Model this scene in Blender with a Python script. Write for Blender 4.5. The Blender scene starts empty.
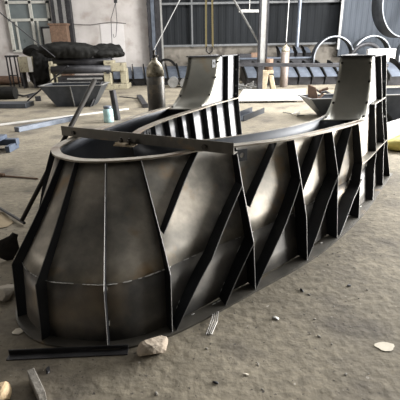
import bpy, bmesh, math, random
from mathutils import Vector, Matrix
random.seed(7)
PI=math.pi
SC=bpy.context.scene
COL=SC.collection
# ------------------------------------------------------------ camera
PIT=math.radians(21.2); ROL=math.radians(1.0); FPX=400.0; H=1.5
FW=Vector((0,math.cos(PIT),-math.sin(PIT))); U0=Vector((0,math.sin(PIT),math.cos(PIT))); X0=Vector((1,0,0))
CX=X0*math.cos(ROL)-U0*math.sin(ROL); CU=X0*math.sin(ROL)+U0*math.cos(ROL)
EYE=Vector((0,0,H))
cam=bpy.data.cameras.new('camera'); co=bpy.data.objects.new('camera',cam); COL.objects.link(co)
cam.sensor_width=36; cam.sensor_fit='HORIZONTAL'; cam.lens=36*FPX/400; cam.clip_end=200
m=Matrix((CX,CU,-FW)).transposed().to_4x4(); m.translation=EYE; co.matrix_world=m
SC.camera=co
def G(x,y,z=0.0):
    v=FW*FPX+CX*(x-200)-CU*(y-200); return EYE+v*((z-H)/v.z)
def W(x,y,Y):
    v=FW*FPX+CX*(x-200)-CU*(y-200); return EYE+v*(Y/v.y)
# ------------------------------------------------------------ materials
def mat(name,cols,scale=6,rough=.6,metal=0,bump=.0,bscale=40,detail=6,rvar=0.1,stain=None,stretch=None,spots=None,spec=.5):
    M=bpy.data.materials.new(name); M.use_nodes=True; nt=M.node_tree; N=nt.nodes; L=nt.links
    b=N['Principled BSDF']; tc=N.new('ShaderNodeTexCoord'); src=tc.outputs['Object']
    if stretch:
        mp=N.new('ShaderNodeMapping'); mp.inputs['Scale'].default_value=stretch; L.new(src,mp.inputs[0]); src=mp.outputs[0]
    no=N.new('ShaderNodeTexNoise'); no.inputs['Scale'].default_value=scale; no.inputs['Detail'].default_value=detail; no.inputs['Roughness'].default_value=.6; L.new(src,no.inputs['Vector'])
    cr=N.new('ShaderNodeValToRGB'); e=cr.color_ramp.elements
    n=len(cols)
    while len(e)<n: e.new(.5)
    for i,c in enumerate(cols):
        e[i].position=.5 if n==1 else .3+.4*i/(n-1); e[i].color=(*c,1)
    if n==1: e[0].color=e[1].color=(*cols[0],1)
    L.new(no.outputs[0],cr.inputs[0]); out=cr.outputs[0]
    if stain:
        c,sc,lo,hi=stain
        n2=N.new('ShaderNodeTexNoise'); n2.inputs['Scale'].default_value=sc; n2.inputs['Detail'].default_value=8; L.new(src,n2.inputs['Vector'])
        mr=N.new('ShaderNodeMapRange'); mr.inputs[1].default_value=lo; mr.inputs[2].default_value=hi; L.new(n2.outputs[0],mr.inputs[0])
        mx=N.new('ShaderNodeMix'); mx.data_type='RGBA'; L.new(mr.outputs[0],mx.inputs[0]); L.new(out,mx.inputs[6]); mx.inputs[7].default_value=(*c,1); out=mx.outputs[2]
    if spots:
        c,sc,th=spots
        v=N.new('ShaderNodeTexNoise'); v.inputs['Scale'].default_value=sc; v.inputs['Detail'].default_value=3; L.new(src,v.inputs['Vector'])
        mr=N.new('ShaderNodeMapRange'); mr.inputs[1].default_value=th; mr.inputs[2].default_value=th+.03; L.new(v.outputs[0],mr.inputs[0])
        mx=N.new('ShaderNodeMix'); mx.data_type='RGBA'; L.new(mr.outputs[0],mx.inputs[0]); L.new(out,mx.inputs[6]); mx.inputs[7].default_value=(*c,1); out=mx.outputs[2]
    L.new(out,b.inputs['Base Color'])
    b.inputs['Metallic'].default_value=metal; b.inputs['Specular IOR Level'].default_value=spec
    mr=N.new('ShaderNodeMapRange'); mr.inputs[3].default_value=max(0,rough-rvar); mr.inputs[4].default_value=min(1,rough+rvar); L.new(no.outputs[0],mr.inputs[0]); L.new(mr.outputs[0],b.inputs['Roughness'])
    if bump:
        n3=N.new('ShaderNodeTexNoise'); n3.inputs['Scale'].default_value=bscale; n3.inputs['Detail'].default_value=5; L.new(src,n3.inputs['Vector'])
        bp=N.new('ShaderNodeBump'); bp.inputs['Strength'].default_value=bump; bp.inputs['Distance'].default_value=.02; L.new(n3.outputs[0],bp.inputs['Height']); L.new(bp.outputs[0],b.inputs['Normal'])
    return M
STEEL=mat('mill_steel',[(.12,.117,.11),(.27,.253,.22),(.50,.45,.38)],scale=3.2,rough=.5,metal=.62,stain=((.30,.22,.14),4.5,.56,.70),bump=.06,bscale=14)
RIBM=mat('black_rib_steel',[(.012,.013,.016),(.03,.032,.036)],scale=5,rough=.5,metal=.5)
EDGEG=mat('dull_cut_edge',[(.13,.13,.125),(.22,.21,.2)],scale=9,rough=.5,metal=.5)
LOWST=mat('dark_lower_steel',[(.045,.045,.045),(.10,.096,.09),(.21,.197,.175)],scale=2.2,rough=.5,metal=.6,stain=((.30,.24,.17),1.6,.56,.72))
INNER=mat('blue_mill_steel',[(.11,.115,.125),(.19,.195,.205),(.26,.26,.255)],scale=3,rough=.42,metal=.4,bump=.05,bscale=14)
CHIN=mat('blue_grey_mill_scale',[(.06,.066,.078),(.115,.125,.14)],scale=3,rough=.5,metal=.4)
DKIN=mat('shade_dark_steel',[(.022,.025,.032),(.05,.055,.066)],scale=3,rough=.45,metal=.4)  # shade inside the mould walls put into the base colour
EDGE=mat('cut_flange_steel',[(.20,.18,.145),(.32,.295,.25)],scale=9,rough=.45,metal=.5,stain=((.15,.11,.08),5,.5,.7))
CHUTE=mat('rolled_plate_steel',[(.17,.172,.155),(.29,.28,.24)],scale=2.2,rough=.36,metal=.6,stain=((.26,.18,.09),2.6,.56,.75))
WELD=mat('weld_silver',[(.3,.3,.29),(.65,.65,.62)],scale=30,rough=.35,metal=.6)
BARM=mat('angle_bar_steel',[(.065,.061,.053),(.125,.116,.10)],scale=6,rough=.5,metal=.6,stain=((.22,.15,.08),6,.6,.75))
BOLT=mat('dark_bolt_steel',[(.03,.03,.03),(.07,.06,.05)],scale=20,rough=.5,metal=.7)
RUST=mat('rusty_brown_steel',[(.10,.06,.04),(.19,.12,.08)],scale=12,rough=.75,metal=.2)
BRASS=mat('tan_clamp_steel',[(.3,.24,.16),(.5,.42,.3)],scale=14,rough=.5,metal=.4)
DARK=mat('dark_steel',[(.02,.02,.023),(.05,.05,.055)],scale=6,rough=.5,metal=.5)
BLUED=mat('blued_dark_steel',[(.045,.052,.065),(.09,.1,.12)],scale=4,rough=.4,metal=.6)
BLUEL=mat('blue_grey_plate',[(.08,.094,.12),(.15,.172,.21)],scale=5,rough=.4,metal=.4)
GREY=mat('grey_steel',[(.2,.2,.2),(.32,.32,.31)],scale=7,rough=.45,metal=.5)
LIGHTST=mat('light_painted_steel',[(.22,.22,.215),(.33,.33,.32)],scale=7,rough=.4,metal=.2)
TARP=mat('black_tarpaulin',[(.004,.004,.004),(.014,.014,.013)],scale=8,rough=.6,spec=.15,bump=.5,bscale=12)
CREAM=mat('cream_machine_paint',[(.22,.20,.14),(.36,.33,.24)],scale=9,rough=.55,stain=((.12,.1,.07),9,.5,.68))
WHITEP=mat('pale_sheet_metal',[(.48,.47,.45),(.6,.59,.57)],scale=5,rough=.4,metal=.1)
CYAN=mat('pale_cyan_plastic',[(.34,.55,.58),(.45,.65,.67)],scale=10,rough=.4)
TANK=mat('worn_cylinder_paint',[(.045,.042,.035),(.09,.08,.065)],scale=8,rough=.4,metal=.3,stain=((.16,.13,.09),10,.55,.7))
TANKTOP=mat('scuffed_cylinder_shoulder',[(.3,.27,.2),(.5,.46,.36)],scale=12,rough=.45,metal=.4,stain=((.1,.08,.05),14,.5,.66))
TANK2=mat('faded_brown_cylinder',[(.13,.105,.09),(.22,.185,.165)],scale=8,rough=.45,metal=.2)
STONE=mat('pale_stone',[(.22,.175,.13),(.42,.36,.29)],scale=14,rough=.9,bump=.6,bscale=20)
STONEW=mat('white_stone',[(.38,.34,.28),(.5,.46,.39)],scale=14,rough=.9,bump=.6,bscale=20)
BLOCK=mat('grey_block',[(.17,.16,.14),(.27,.25,.22)],scale=14,rough=.8,bump=.3)
CARD=mat('tan_cardboard',[(.24,.19,.12),(.36,.29,.19)],scale=7,rough=.85)
PAPER=mat('pale_paper',[(.6,.55,.45),(.75,.7,.6)],scale=10,rough=.9)
WOODY=mat('yellow_wood',[(.5,.36,.2),(.68,.52,.33)],scale=10,rough=.7)
YELLOW=mat('yellow_sacking',[(.55,.47,.10),(.75,.66,.22)],scale=9,rough=.7,bump=.3,bscale=10)
BLUEB=mat('blue_paint',[(.04,.055,.085),(.08,.10,.14)],scale=9,rough=.6)
PLASTER=mat('white_plaster_wall',[(.33,.305,.29),(.43,.405,.39),(.50,.475,.465)],scale=.9,rough=.95,detail=8,stain=((.30,.265,.24),1.6,.52,.72),bump=.2,bscale=9)
CONC=mat('rough_concrete_wall',[(.11,.10,.085),(.19,.172,.148)],scale=3,rough=.95,bump=.3,bscale=9,stain=((.075,.066,.056),2,.5,.6))
PANELW=mat('white_patch_paint',[(.47,.45,.445),(.54,.52,.515)],scale=2,rough=.9)
CLAD=mat('dark_cladding',[(.009,.0105,.012),(.017,.019,.022)],scale=1.5,rough=.8,spec=.15,stretch=(1,1,.3))
CLADB=mat('blue_grey_cladding',[(.04,.048,.06),(.062,.072,.088)],scale=1.2,rough=.7,spec=.2,stretch=(1,1,.3))
FRAMEW=mat('window_frame_paint',[(.36,.36,.33),(.48,.48,.44)],scale=8,rough=.6)
GLASS=mat('grey_window_glass',[(.08,.10,.105),(.13,.155,.16)],scale=2,rough=.3)
PIPEB=mat('black_pipe',[(.012,.011,.010),(.035,.029,.024)],scale=14,rough=.65,spec=.3)
STRAP=mat('yellow_strap',[(.5,.42,.2),(.62,.52,.28)],scale=20,rough=.8)
CEIL=mat('ceiling_sheet',[(.06,.06,.06),(.1,.1,.1)],scale=2,rough=.8)
def floor_mat():
    M=mat('dusty_concrete_floor',[(.135,.116,.084),(.20,.175,.130),(.285,.252,.192)],scale=.9,rough=.85,detail=12,bump=.35,bscale=18,stain=((.085,.073,.06),1.7,.52,.72),spots=((.34,.31,.27),26,.70))
    nt=M.node_tree;N=nt.nodes;L=nt.links
    b=N['Principled BSDF']; src=b.inputs['Base Color'].links[0].from_socket
    tc=N.new('ShaderNodeTexCoord')
    # scratches: stretched noise, trodden dust
    mp=N.new('ShaderNodeMapping'); mp.inputs['Rotation'].default_value=(0,0,.7); mp.inputs['Scale'].default_value=(4,7,1); L.new(tc.outputs['Object'],mp.inputs[0])
    n=N.new('ShaderNodeTexNoise'); n.inputs['Scale'].default_value=2.6; n.inputs['Detail'].default_value=9; n.inputs['Distortion'].default_value=1.2; L.new(mp.outputs[0],n.inputs['Vector'])
    mr=N.new('ShaderNodeMapRange'); mr.inputs[1].default_value=.35; mr.inputs[2].default_value=.7; mr.inputs[3].default_value=.80; mr.inputs[4].default_value=1.25; L.new(n.outputs[0],mr.inputs[0])
    vm=N.new('ShaderNodeVectorMath'); vm.operation='SCALE'; L.new(src,vm.inputs[0]); L.new(mr.outputs[0],vm.inputs['Scale'])
    L.new(vm.outputs[0],b.inputs['Base Color'])
    # dark flecks of slag
    v=N.new('ShaderNodeTexNoise'); v.inputs['Scale'].default_value=38; v.inputs['Detail'].default_value=2; L.new(tc.outputs['Object'],v.inputs['Vector'])
    m2=N.new('ShaderNodeMapRange'); m2.inputs[1].default_value=.66; m2.inputs[2].default_value=.72; L.new(v.outputs[0],m2.inputs[0])
    mx=N.new('ShaderNodeMix'); mx.data_type='RGBA'; L.new(m2.outputs[0],mx.inputs[0]); L.new(vm.outputs[0],mx.inputs[6]); mx.inputs[7].default_value=(.05,.042,.035,1); L.new(mx.outputs[2],b.inputs['Base Color'])
    return M
FLOORM=floor_mat()
# ------------------------------------------------------------ mesh helpers
def obj(name,bm,m,parent=None,smooth=False,label=None,cat=None,group=None,kind=None,bev=0,solid=0):
    bmesh.ops.recalc_face_normals(bm,faces=bm.faces[:])
    me=bpy.data.meshes.new(name); bm.to_mesh(me); bm.free()
    if smooth:
        for p in me.polygons: p.use_smooth=True
    o=bpy.data.objects.new(name,me); COL.objects.link(o)
    for mm in (m if isinstance(m,(list,tuple)) else [m]): me.materials.append(mm)
    if parent is not None: o.parent=parent; o.matrix_parent_inverse=Matrix.Translation(-parent.location) if parent.rotation_euler[2]==0 and not parent.get('_local') else Matrix()
    if solid:
        s=o.modifiers.new('s','SOLIDIFY'); s.thickness=solid; s.offset=0
    if bev:
        b=o.modifiers.new('b','BEVEL'); b.width=bev; b.segments=2; b.limit_method='ANGLE'
    tag(o,label,cat,group,kind); return o
def tag(o,label=None,cat=None,group=None,kind=None):
    if label: o['label']=label
    if cat: o['category']=cat
    if group: o['group']=group
    if kind: o['kind']=kind
def thing(name,label,cat,loc=(0,0,0),group=None):
    o=bpy.data.objects.new(name,None); COL.objects.link(o); o.location=loc; o.empty_display_size=.1
    tag(o,label,cat,group); return o
def dup(root,loc,rz=None,label=None,group=None,sc=None):
    r=root.copy(); COL.objects.link(r); r.location=loc
    if rz is not None: r.rotation_euler[2]=rz
    if sc: r.scale=(sc,)*3
    if label: r['label']=label
    if group: r['group']=group
    for ch in list(root.children):
        c=ch.copy(); COL.objects.link(c); c.parent=r; c.matrix_parent_inverse=ch.matrix_parent_inverse.copy()
        for g in list(ch.children):
            d=g.copy(); COL.objects.link(d); d.parent=c; d.matrix_parent_inverse=g.matrix_parent_inverse.copy()
    return r
def B(): return bmesh.new()
def box(bm,c,s,rz=0,rx=0,ry=0,mi=0):
    M=Matrix.Translation(Vector(c))@Matrix.Rotation(rz,4,'Z')@Matrix.Rotation(ry,4,'Y')@Matrix.Rotation(rx,4,'X')@Matrix.Diagonal((*s,1))
    r=bmesh.ops.create_cube(bm,size=1,matrix=M)
    return bm
def hexa(bm,b4,t4):
    v=[bm.verts.new(p) for p in list(b4)+list(t4)]
    for f in ((3,2,1,0),(4,5,6,7),(0,1,5,4),(1,2,6,5),(2,3,7,6),(3,0,4,7)): bm.faces.new([v[i] for i in f])
    return bm
def beam(bm,a,b,w,h,up=Vector((0,0,1))):
    a=Vector(a);b=Vector(b);d=(b-a).normalized()
    if abs(d.dot(up))>.98: up=Vector((0,1,0))
    s=d.cross(up).normalized(); u=s.cross(d).normalized()
    q=[s*w/2*i+u*h/2*j for i,j in ((-1,-1),(1,-1),(1,1),(-1,1))]
    return hexa(bm,[a+x for x in q],[b+x for x in q])
def tube(bm,pts,r,seg=10,caps=True):
    pts=[Vector(p) for p in pts]; rr=r if isinstance(r,(list,tuple)) else [r]*len(pts)
    rings=[];ref=None
    for i,p in enumerate(pts):
        d=(pts[min(i+1,len(pts)-1)]-pts[max(i-1,0)]).normalized()
        if ref is None: ref=Vector((0,0,1)) if abs(d.z)<.9 else Vector((1,0,0))
        s=d.cross(ref).normalized(); u=s.cross(d).normalized(); ref=u
        rings.append([bm.verts.new(p+(s*math.cos(2*PI*k/seg)+u*math.sin(2*PI*k/seg))*rr[i]) for k in range(seg)])
    for a,b in zip(rings,rings[1:]):
        for k in range(seg): bm.faces.new((a[k],a[(k+1)%seg],b[(k+1)%seg],b[k]))
    if caps: bm.faces.new(rings[0][::-1]); bm.faces.new(rings[-1])
    return bm
def lathe(bm,prof,c=(0,0,0),seg=24):
    c=Vector(c);rings=[]
    for r,z in prof:
        rings.append([bm.verts.new(c+Vector((r*math.cos(2*PI*k/seg),r*math.sin(2*PI*k/seg),z))) for k in range(seg)] if r>1e-5 else [bm.verts.new(c+Vector((0,0,z)))])
    for a,b in zip(rings,rings[1:]):
        for k in range(seg):
            k2=(k+1)%seg
            if len(a)>1 and len(b)>1: bm.faces.new((a[k],a[k2],b[k2],b[k]))
            elif len(b)>1: bm.faces.new((a[0],b[k2],b[k]))
            elif len(a)>1: bm.faces.new((a[k],a[k2],b[0]))
    if len(rings[0])>1: bm.faces.new(rings[0][::-1])
    if len(rings[-1])>1: bm.faces.new(rings[-1])
    return bm
def grid(bm,rows):
    V=[[bm.verts.new(p) for p in r] for r in rows]
    for a,b in zip(V,V[1:]):
        for i in range(len(a)-1): bm.faces.new((a[i],a[i+1],b[i+1],b[i]))
    return bm
def lump(bm,c,s,seed=0,amp=.18,sub=3,rz=0,flat=True):
    rnd=random.Random(seed); r=bmesh.ops.create_icosphere(bm,subdivisions=sub,radius=1)
    ks=[(Vector((rnd.uniform(-1,1),rnd.uniform(-1,1),rnd.uniform(-1,1)))*3.2,rnd.uniform(0,6)) for _ in range(7)]
    R=Matrix.Rotation(rz,3,'Z')
    for v in r['verts']:
        p=v.co.copy(); f=1+amp*sum(math.sin(k.dot(p)+o) for k,o in ks)/3
        q=Vector((p.x*s[0],p.y*s[1],p.z*s[2]))*f
        if flat: q.z=max(q.z,-s[2]*.75)
        v.co=R@q+Vector(c)
    return bm
def rock(bm,c,s,seed,rz=0,cuts=9):
    rnd=random.Random(seed); r=bmesh.ops.create_icosphere(bm,subdivisions=3,radius=1)
    pl=[(Vector((rnd.gauss(0,1),rnd.gauss(0,1),rnd.gauss(0,1))).normalized(),rnd.uniform(.55,.8)) for _ in range(cuts)]+[(Vector((0,0,-1)),.6)]
    R=Matrix.Rotation(rz,3,'Z')
    for v in r['verts']:
        p=v.co.copy()
        for n,d in pl:
            k=p.dot(n)
            if k>d: p-=n*(k-d)
        v.co=R@Vector((p.x*s[0],p.y*s[1],p.z*s[2]))+Vector(c)
    return bm
# ------------------------------------------------------------ setting
bm=B(); grid(bm,[[(-15+30*i/30,-6+27*j/27,0) for i in range(31)] for j in range(28)])
obj('floor',bm,FLOORM,kind='structure')
YB=20.0
xs=W(148,30,YB).x
bm=B(); box(bm,((-15+xs)/2,YB+.1,3.5),(xs+15,.2,7)); obj('wall_back',bm,PLASTER,kind='structure')
# dark corrugated cladding on the right above a low concrete wall
def corr(x0,x1,z0,z1,y,amp,pitch):
    bm=B(); row=[];x=x0;k=0
    while x<x1:
        row.append((x,y+(amp if k%4 in (1,2) else 0))); x+=pitch*(.12 if k%2==0 else .38)*1.0; k+=1
    grid(bm,[[(a,b,z) for a,b in row] for z in (z0,z1)]); return bm
obj('wall_back_cladding',corr(xs,15,1.4,7,YB+.12,.014,.34),CLAD,kind='structure',solid=.01)
bm=B(); box(bm,((xs+15)/2,YB+.12,.72),(15-xs,.3,1.44)); obj('wall_back_low',bm,CONC,kind='structure')
bm=B(); box(bm,(-15.1,7.5,3.5),(.2,27,7)); obj('wall_left',bm,PLASTER,kind='structure')
bm=B(); box(bm,(0,-6.1,3.5),(30,.2,7)); obj('wall_front',bm,CLAD,kind='structure')
bm=B()
for y0,y1,z0,z1 in ((-6,3.5,0,7),(3.5,12.5,4.6,7),(12.5,20,0,7)): box(bm,(15.1,(y0+y1)/2,(z0+z1)/2),(.2,y1-y0,z1-z0))
obj('wall_right',bm,PLASTER,kind='structure')
bm=B(); box(bm,(0,7.5,7.1),(30.4,27.4,.2)); obj('ceiling',bm,CEIL,kind='structure')
# rails and mullions of the cladding
n=0
TRIMG=mat('grey_trim_paint',[(.09,.095,.10),(.14,.145,.15)],scale=5,rough=.6)
def trim(bm,m=None,bev=0,):
    m=m or TRIMG
    global n; n+=1; return obj('trim_%d'%n,bm,m,kind='structure',bev=bev)
a=W(166,6,YB-.1).z
bm=B(); box(bm,((xs+15)/2,YB-.06,W(230,3,YB).z),(15-xs,.1,.09)); trim(bm)
bm=B(); box(bm,((xs+15)/2,YB-.1,1.47),(15-xs,.16,.09)); trim(bm)
for px in (192,340): 
    bm=B(); x=W(px,20,YB).x; box(bm,(x,YB-.05,4.2),(.07,.08,5.6)); trim(bm)
# steel stanchions between plaster and cladding
for px,w,mm in ((149.3,.13,DARK),(153,.16,BLUEL),(157.8,.22,DARK),(161.3,.07,LIGHTST)):
    x=W(px,20,YB-.3).x; bm=B(); box(bm,(x,YB-.25,3.5),(w,.2,7)); trim(bm,mm)
# stanchions right of the window with the brown duct
for px,w,mm in ((51.5,.16,DARK),(54.8,.16,GREY),(58.6,.2,DARK),(62.7,.18,GREY),(66.5,.22,DARK)):
    x=W(px,14,YB-.3).x+.1; bm=B(); box(bm,(x,YB-.2,4.2),(w,.3,5.6)); trim(bm,mm)
p=W(61.5,36,YB-.45); bm=B(); box(bm,(p.x,YB-.6,(p.z+.45)/2),(.75,.4,p.z+.45)); box(bm,(p.x,YB-.6,p.z+.47),(.85,.5,.08))
obj('duct_box',bm,RUST,label='brown rusty duct box at the foot of the dark posts beside the window',cat='duct',bev=.02)
# painted patch
a=W(100,24,YB);b=W(126,58,YB); bm=B(); box(bm,((a.x+b.x)/2,YB-.01,(a.z+b.z)/2-.3),(b.x-a.x,.02,a.z-b.z+.6)); trim(bm,PANELW)
# fine cable line across the plaster
bm=B(); tube(bm,[W(70,24,YB-.05),W(90,25,YB-.05),W(112,22,YB-.05),W(126,23.5,YB-.05)],.012,6); obj('wall_cable',bm,DARK,label='thin dark cable fixed across the white plaster wall',cat='cable')
# window
wt=thing('window_1',None,None); wt['kind']='structure'
def wp(x,y): 
    q=W(x,y,YB-.06); return q
fx0=W(12,30,YB).x; fx1=W(51.5,30,YB).x; z0=W(20,51,YB).z; z1=W(30,-3,YB).z; zr=W(30,20,YB).z; xm=W(33,20,YB).x
bm=B(); box(bm,((fx0+fx1)/2,YB-.03,(z0+z1)/2),(fx1-fx0,.04,z1-z0)); obj('pane',bm,GLASS,wt)
bm=B()
for x,w in ((fx0,.13),(fx1,.1),(xm,.12)): box(bm,(x,YB-.08,(z0+z1)/2),(w,.12,z1-z0))
for z in (z0,zr,W(30,2.5,YB).z): box(bm,((fx0+fx1)/2,YB-.08,z),(fx1-fx0+.1,.12,.11))
for x in (fx0+.28,xm+.22): box(bm,(x,YB-.075,(z0+zr)/2),(.07,.09,zr-z0))
obj('window_frame',bm,FRAMEW,wt)
a=W(45,30,YB);b=W(52,46,YB); bm=B(); box(bm,((a.x+b.x)/2,YB-.1,(a.z+b.z)/2),(.34,.05,.8)); obj('white_pane',bm,WHITEP,wt,label='small white pane')
bm=B(); 
for sx in (-1,1): box(bm,((a.x+b.x)/2+sx*.21,YB-.11,(a.z+b.z)/2),(.08,.07,.96))
box(bm,((a.x+b.x)/2,YB-.11,(a.z+b.z)/2+.44),(.5,.07,.08)); obj('vent_frame',bm,DARK,wt)
# blue-grey sliding door on the right
dx=W(339,30,YB-.3).x
o=obj('door_1',corr(dx,15,W(370,54,YB-.3).z-.1,6.6,YB-.42,.012,.26),CLADB,kind='structure',solid=.02)
bm=B(); box(bm,(dx,YB-.4,3.9),(.1,.1,5.4)); obj('door_edge',bm,GREY,o)
# ------------------------------------------------------------ lights
def area(loc,rot,sx,sy,e,c=(1,1,1)):
    l=bpy.data.lights.new('light','AREA'); l.shape='RECTANGLE'; l.size=sx;l.size_y=sy;l.energy=e;l.color=c
    o=bpy.data.objects.new('light',l);COL.objects.link(o);o.location=loc;o.rotation_euler=rot; return o
area((14.6,8,2.4),(0,PI/2,0),4.0,8,9000,(1,.98,.95))      # daylight through the big doorway on the right
area((6.2,11.4,6.8),(0,0,0),6.5,4.5,3000,(1,.99,.97))         # roof light over the bright strip of floor
area((-4,12.5,6.8),(0,0,0),7,5,560,(1,.98,.95))                # roof light at the back left
area((-2,6.5,6.8),(0,0,0),5,4,90,(1,.97,.93))                # weaker roof light above the mould
area((-14.6,-.5,3),(0,-PI/2,0),2.5,5,330,(1,.93,.84))            # added fill lamp off the solid left wall, unseen, brightens the mould's nose
wd=bpy.data.worlds.new('world'); SC.world=wd; wd.use_nodes=True
wd.node_tree.nodes['Background'].inputs[0].default_value=(.8,.88,1,1); wd.node_tree.nodes['Background'].inputs[1].default_value=.6
SC.view_settings.view_transform='Standard'; SC.view_settings.look='None'; SC.view_settings.exposure=0.0; SC.view_settings.gamma=1; SC.view_settings.use_curve_mapping=False
# ------------------------------------------------------------ the steel mould
ST=[((2.33,4.62),(2.22,4.57),(2.08,4.5)),((2.02,4.17),(1.94,4.16),(1.80,4.07)),((1.73,3.73),(1.66,3.75),(1.54,3.64)),
((1.44,3.32),(1.38,3.37),(1.25,3.33)),((1.12,2.93),(1.07,3.01),(.95,3.07)),((.78,2.57),(.75,2.68),(.62,2.84)),
((.35,2.21),(.34,2.32),(.29,2.70)),((.03,1.95),(.02,2.08),(.0,2.58)),((-.2,1.79),(-.2,1.92),(-.24,2.44)),
((-.45,1.70),(-.46,1.80),(-.5,2.36)),((-.71,1.715),(-.70,1.81),(-.72,2.365)),((-.94,1.80),(-.93,1.88),(-.89,2.47)),
((-1.12,2.03),(-1.13,2.10),(-.98,2.60)),((-1.17,2.42),(-1.165,2.48),(-1.03,2.80)),((-1.19,2.88),(-1.17,2.90),(-.97,3.12)),
((-1.12,3.40),(-1.08,3.42),(-.84,3.51)),((-1.0,3.92),(-.96,3.93),(-.69,3.94)),((-.80,4.38),(-.76,4.37),(-.53,4.30)),
((-.58,4.84),(-.54,4.82),(-.33,4.68)),((-.32,5.30),(-.28,5.27),(-.10,5.12)),((.0,5.82),(.03,5.79),(.17,5.62))]
P3=[[Vector(s[k]) for s in ST] for k in range(3)]
def crm(P,t):
    n=len(P); t=min(max(t,0),n-1-1e-6); i=int(t); f=t-i
    g=lambda k: P[k] if 0<=k<n else (2*P[0]-P[1] if k<0 else 2*P[-1]-P[-2])
    a,b,c,d=g(i-1),g(i),g(i+1),g(i+2)
    return .5*((2*b)+(c-a)*f+(2*a-5*b+4*c-d)*f*f+(3*b-a-3*c+d)*f**3)
ZR=.85; ZT=1.37; ZK=.3
def tang(P,t):
    d=crm(P,min(t+.03,len(P)-1))-crm(P,max(t-.03,0)); return d.normalized()
def nrm(t,P=None):
    d=tang(P or P3[2],t); return Vector((-d.y,d.x))
if nrm(6).y>0: NS=-1
else: NS=1
def depth(z,t=0):
    k=1.18-.56*min(max((t-6.5)/2.0,0),1)
    if t<3.2: k=.78+.40*max(0,min(1,(t-2.2)))
    return k*depth0(z)
def depth0(z): return .08+.02*z/ZK if z<ZK else (.10-.035*(z-ZK)/(ZR-ZK) if z<ZR else .065)
def Eo(t,z,off=0):      # outer envelope (edge of ribs and flanges), off<0 = inward
    b,k,r=[crm(P,t) for P in P3]; nn=nrm(t)*NS
    if z<=ZK: q=b+(k-b)*(z/ZK)
    elif z<=ZR: q=k+(r-k)*((z-ZK)/(ZR-ZK))
    else: q=r-nn*.06*(z-ZR)/(ZT-ZR)
    q=q+nn*off; return Vector((q.x,q.y,z))
def So(t,z): return Eo(t,z,-depth(z,t))
II=[Vector(p) for p in ((1.72,4.80),(1.37,4.22),(1.06,3.72),(.73,3.38),(.35,3.11),(.03,2.94),(-.22,2.88),(-.42,2.97),(-.47,3.22),(-.36,3.62),(-.18,4.03),(.01,4.40),(.24,4.86),(.54,5.38))]
NI=len(II)-1
def nI(t): d=tang(II,t); q=Vector((-d.y,d.x)); return q
IS=1 if nI(3).y>0 else -1   # towards the open middle of the horseshoe
def Ei(t,z,off=0):
    q=crm(II,t)+nI(t)*IS*(max(ZR-z,0)*.13+off); return Vector((q.x,q.y,z))
def Si(t,z): return Ei(t,z,-.06)
mould=thing('steel_mold','large horseshoe-shaped welded black steel formwork mold with zigzag ribs standing on the workshop floor','mold',(.4,3.2,0))
def frange(a,b,n): return [a+(b-a)*i/n for i in range(n+1)]
T=frange(0,20,160)
def shell_in(o,arm=False):
    # inner face takes the darker second slot; on the outer shell it paints in shade
    me=o.data; c=Vector((.1,3.3))
    out=sum(1 if p.normal.x>0 else -1 for p in me.polygons if p.center.y>4.5 and p.center.x<.6) if arm else sum(1 if p.normal.y<0 else -1 for p in me.polygons if p.center.y<2.4)
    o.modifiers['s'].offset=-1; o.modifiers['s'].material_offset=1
    if out<0:
        for p in me.polygons: p.flip()
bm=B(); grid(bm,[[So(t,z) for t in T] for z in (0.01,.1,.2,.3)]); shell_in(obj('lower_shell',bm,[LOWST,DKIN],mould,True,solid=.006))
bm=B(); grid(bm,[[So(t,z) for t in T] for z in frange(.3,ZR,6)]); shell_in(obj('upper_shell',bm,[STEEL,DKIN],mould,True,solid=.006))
TI=frange(0,NI,104)
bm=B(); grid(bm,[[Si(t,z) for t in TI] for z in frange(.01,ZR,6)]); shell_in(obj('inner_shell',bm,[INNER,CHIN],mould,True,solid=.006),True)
def ring(fo,fi,ts,z,th):
    bm=B(); r=[]
    for a,dz in ((fo,0),(fo,th),(fi,th),(fi,0),(fo,0)): r.append([Vector((*a(t).xy,z+dz)) for t in ts])
    grid(bm,r); return bm
obj('rim_flange',ring(lambda t:Eo(t,ZR),lambda t:Eo(t,ZR,-(.036+.022*min(max((t-6.5)/2.5,0),1))),frange(2.15,18.1,130),ZR-.01,.012),EDGE,mould)
obj('inner_rim_flange',ring(lambda t:Ei(t,ZR,-.04*(1-min(max((t-5)/1.5,0),1))),lambda t:Ei(t,ZR,-.062),TI,ZR-.01,.012),EDGE,mould)
obj('base_flange',ring(lambda t:Eo(t,0,.012),lambda t:Eo(t,0,-.08),T,0,.012),BARM,mould)
obj('inner_base_flange',ring(lambda t:Ei(t,0,.01),lambda t:Ei(t,0,-.07),TI,0,.012),RIBM,mould)
def rib(pts,F,Dp,N,name='rib',m=RIBM,th=.008):
    out=[]
    for (t0,z0),(t1,z1) in zip(pts,pts[1:]):
        k=max(4,int(abs(t1-t0)*8+abs(z1-z0)*10))
        for i in range(k): f=i/k; out.append((t0+(t1-t0)*f,z0+(z1-z0)*f))
    out.append(pts[-1]); rows=[[],[],[],[]]
    for i,(t,z) in enumerate(out):
        p=F(t,z,0); q=F(t,z,-Dp(z,t)+.001)
        a=F(*out[max(i-1,0)],0); b=F(*out[min(i+1,len(out)-1)],0)
        s=(b-a).normalized().cross((p-q).normalized()).normalized()*th/2
        for r,v in zip(rows,(p-s,p+s,q+s,q-s)): r.append(v)
    bm=B(); grid(bm,rows+[rows[0]])
    bmesh.ops.remove_doubles(bm,verts=bm.verts[:],dist=1e-5)
    bmesh.ops.holes_fill(bm,edges=bm.edges[:],sides=4)
    # pale cut edge along the outer side
    o=obj(name,bm,m,mould); return o
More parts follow.
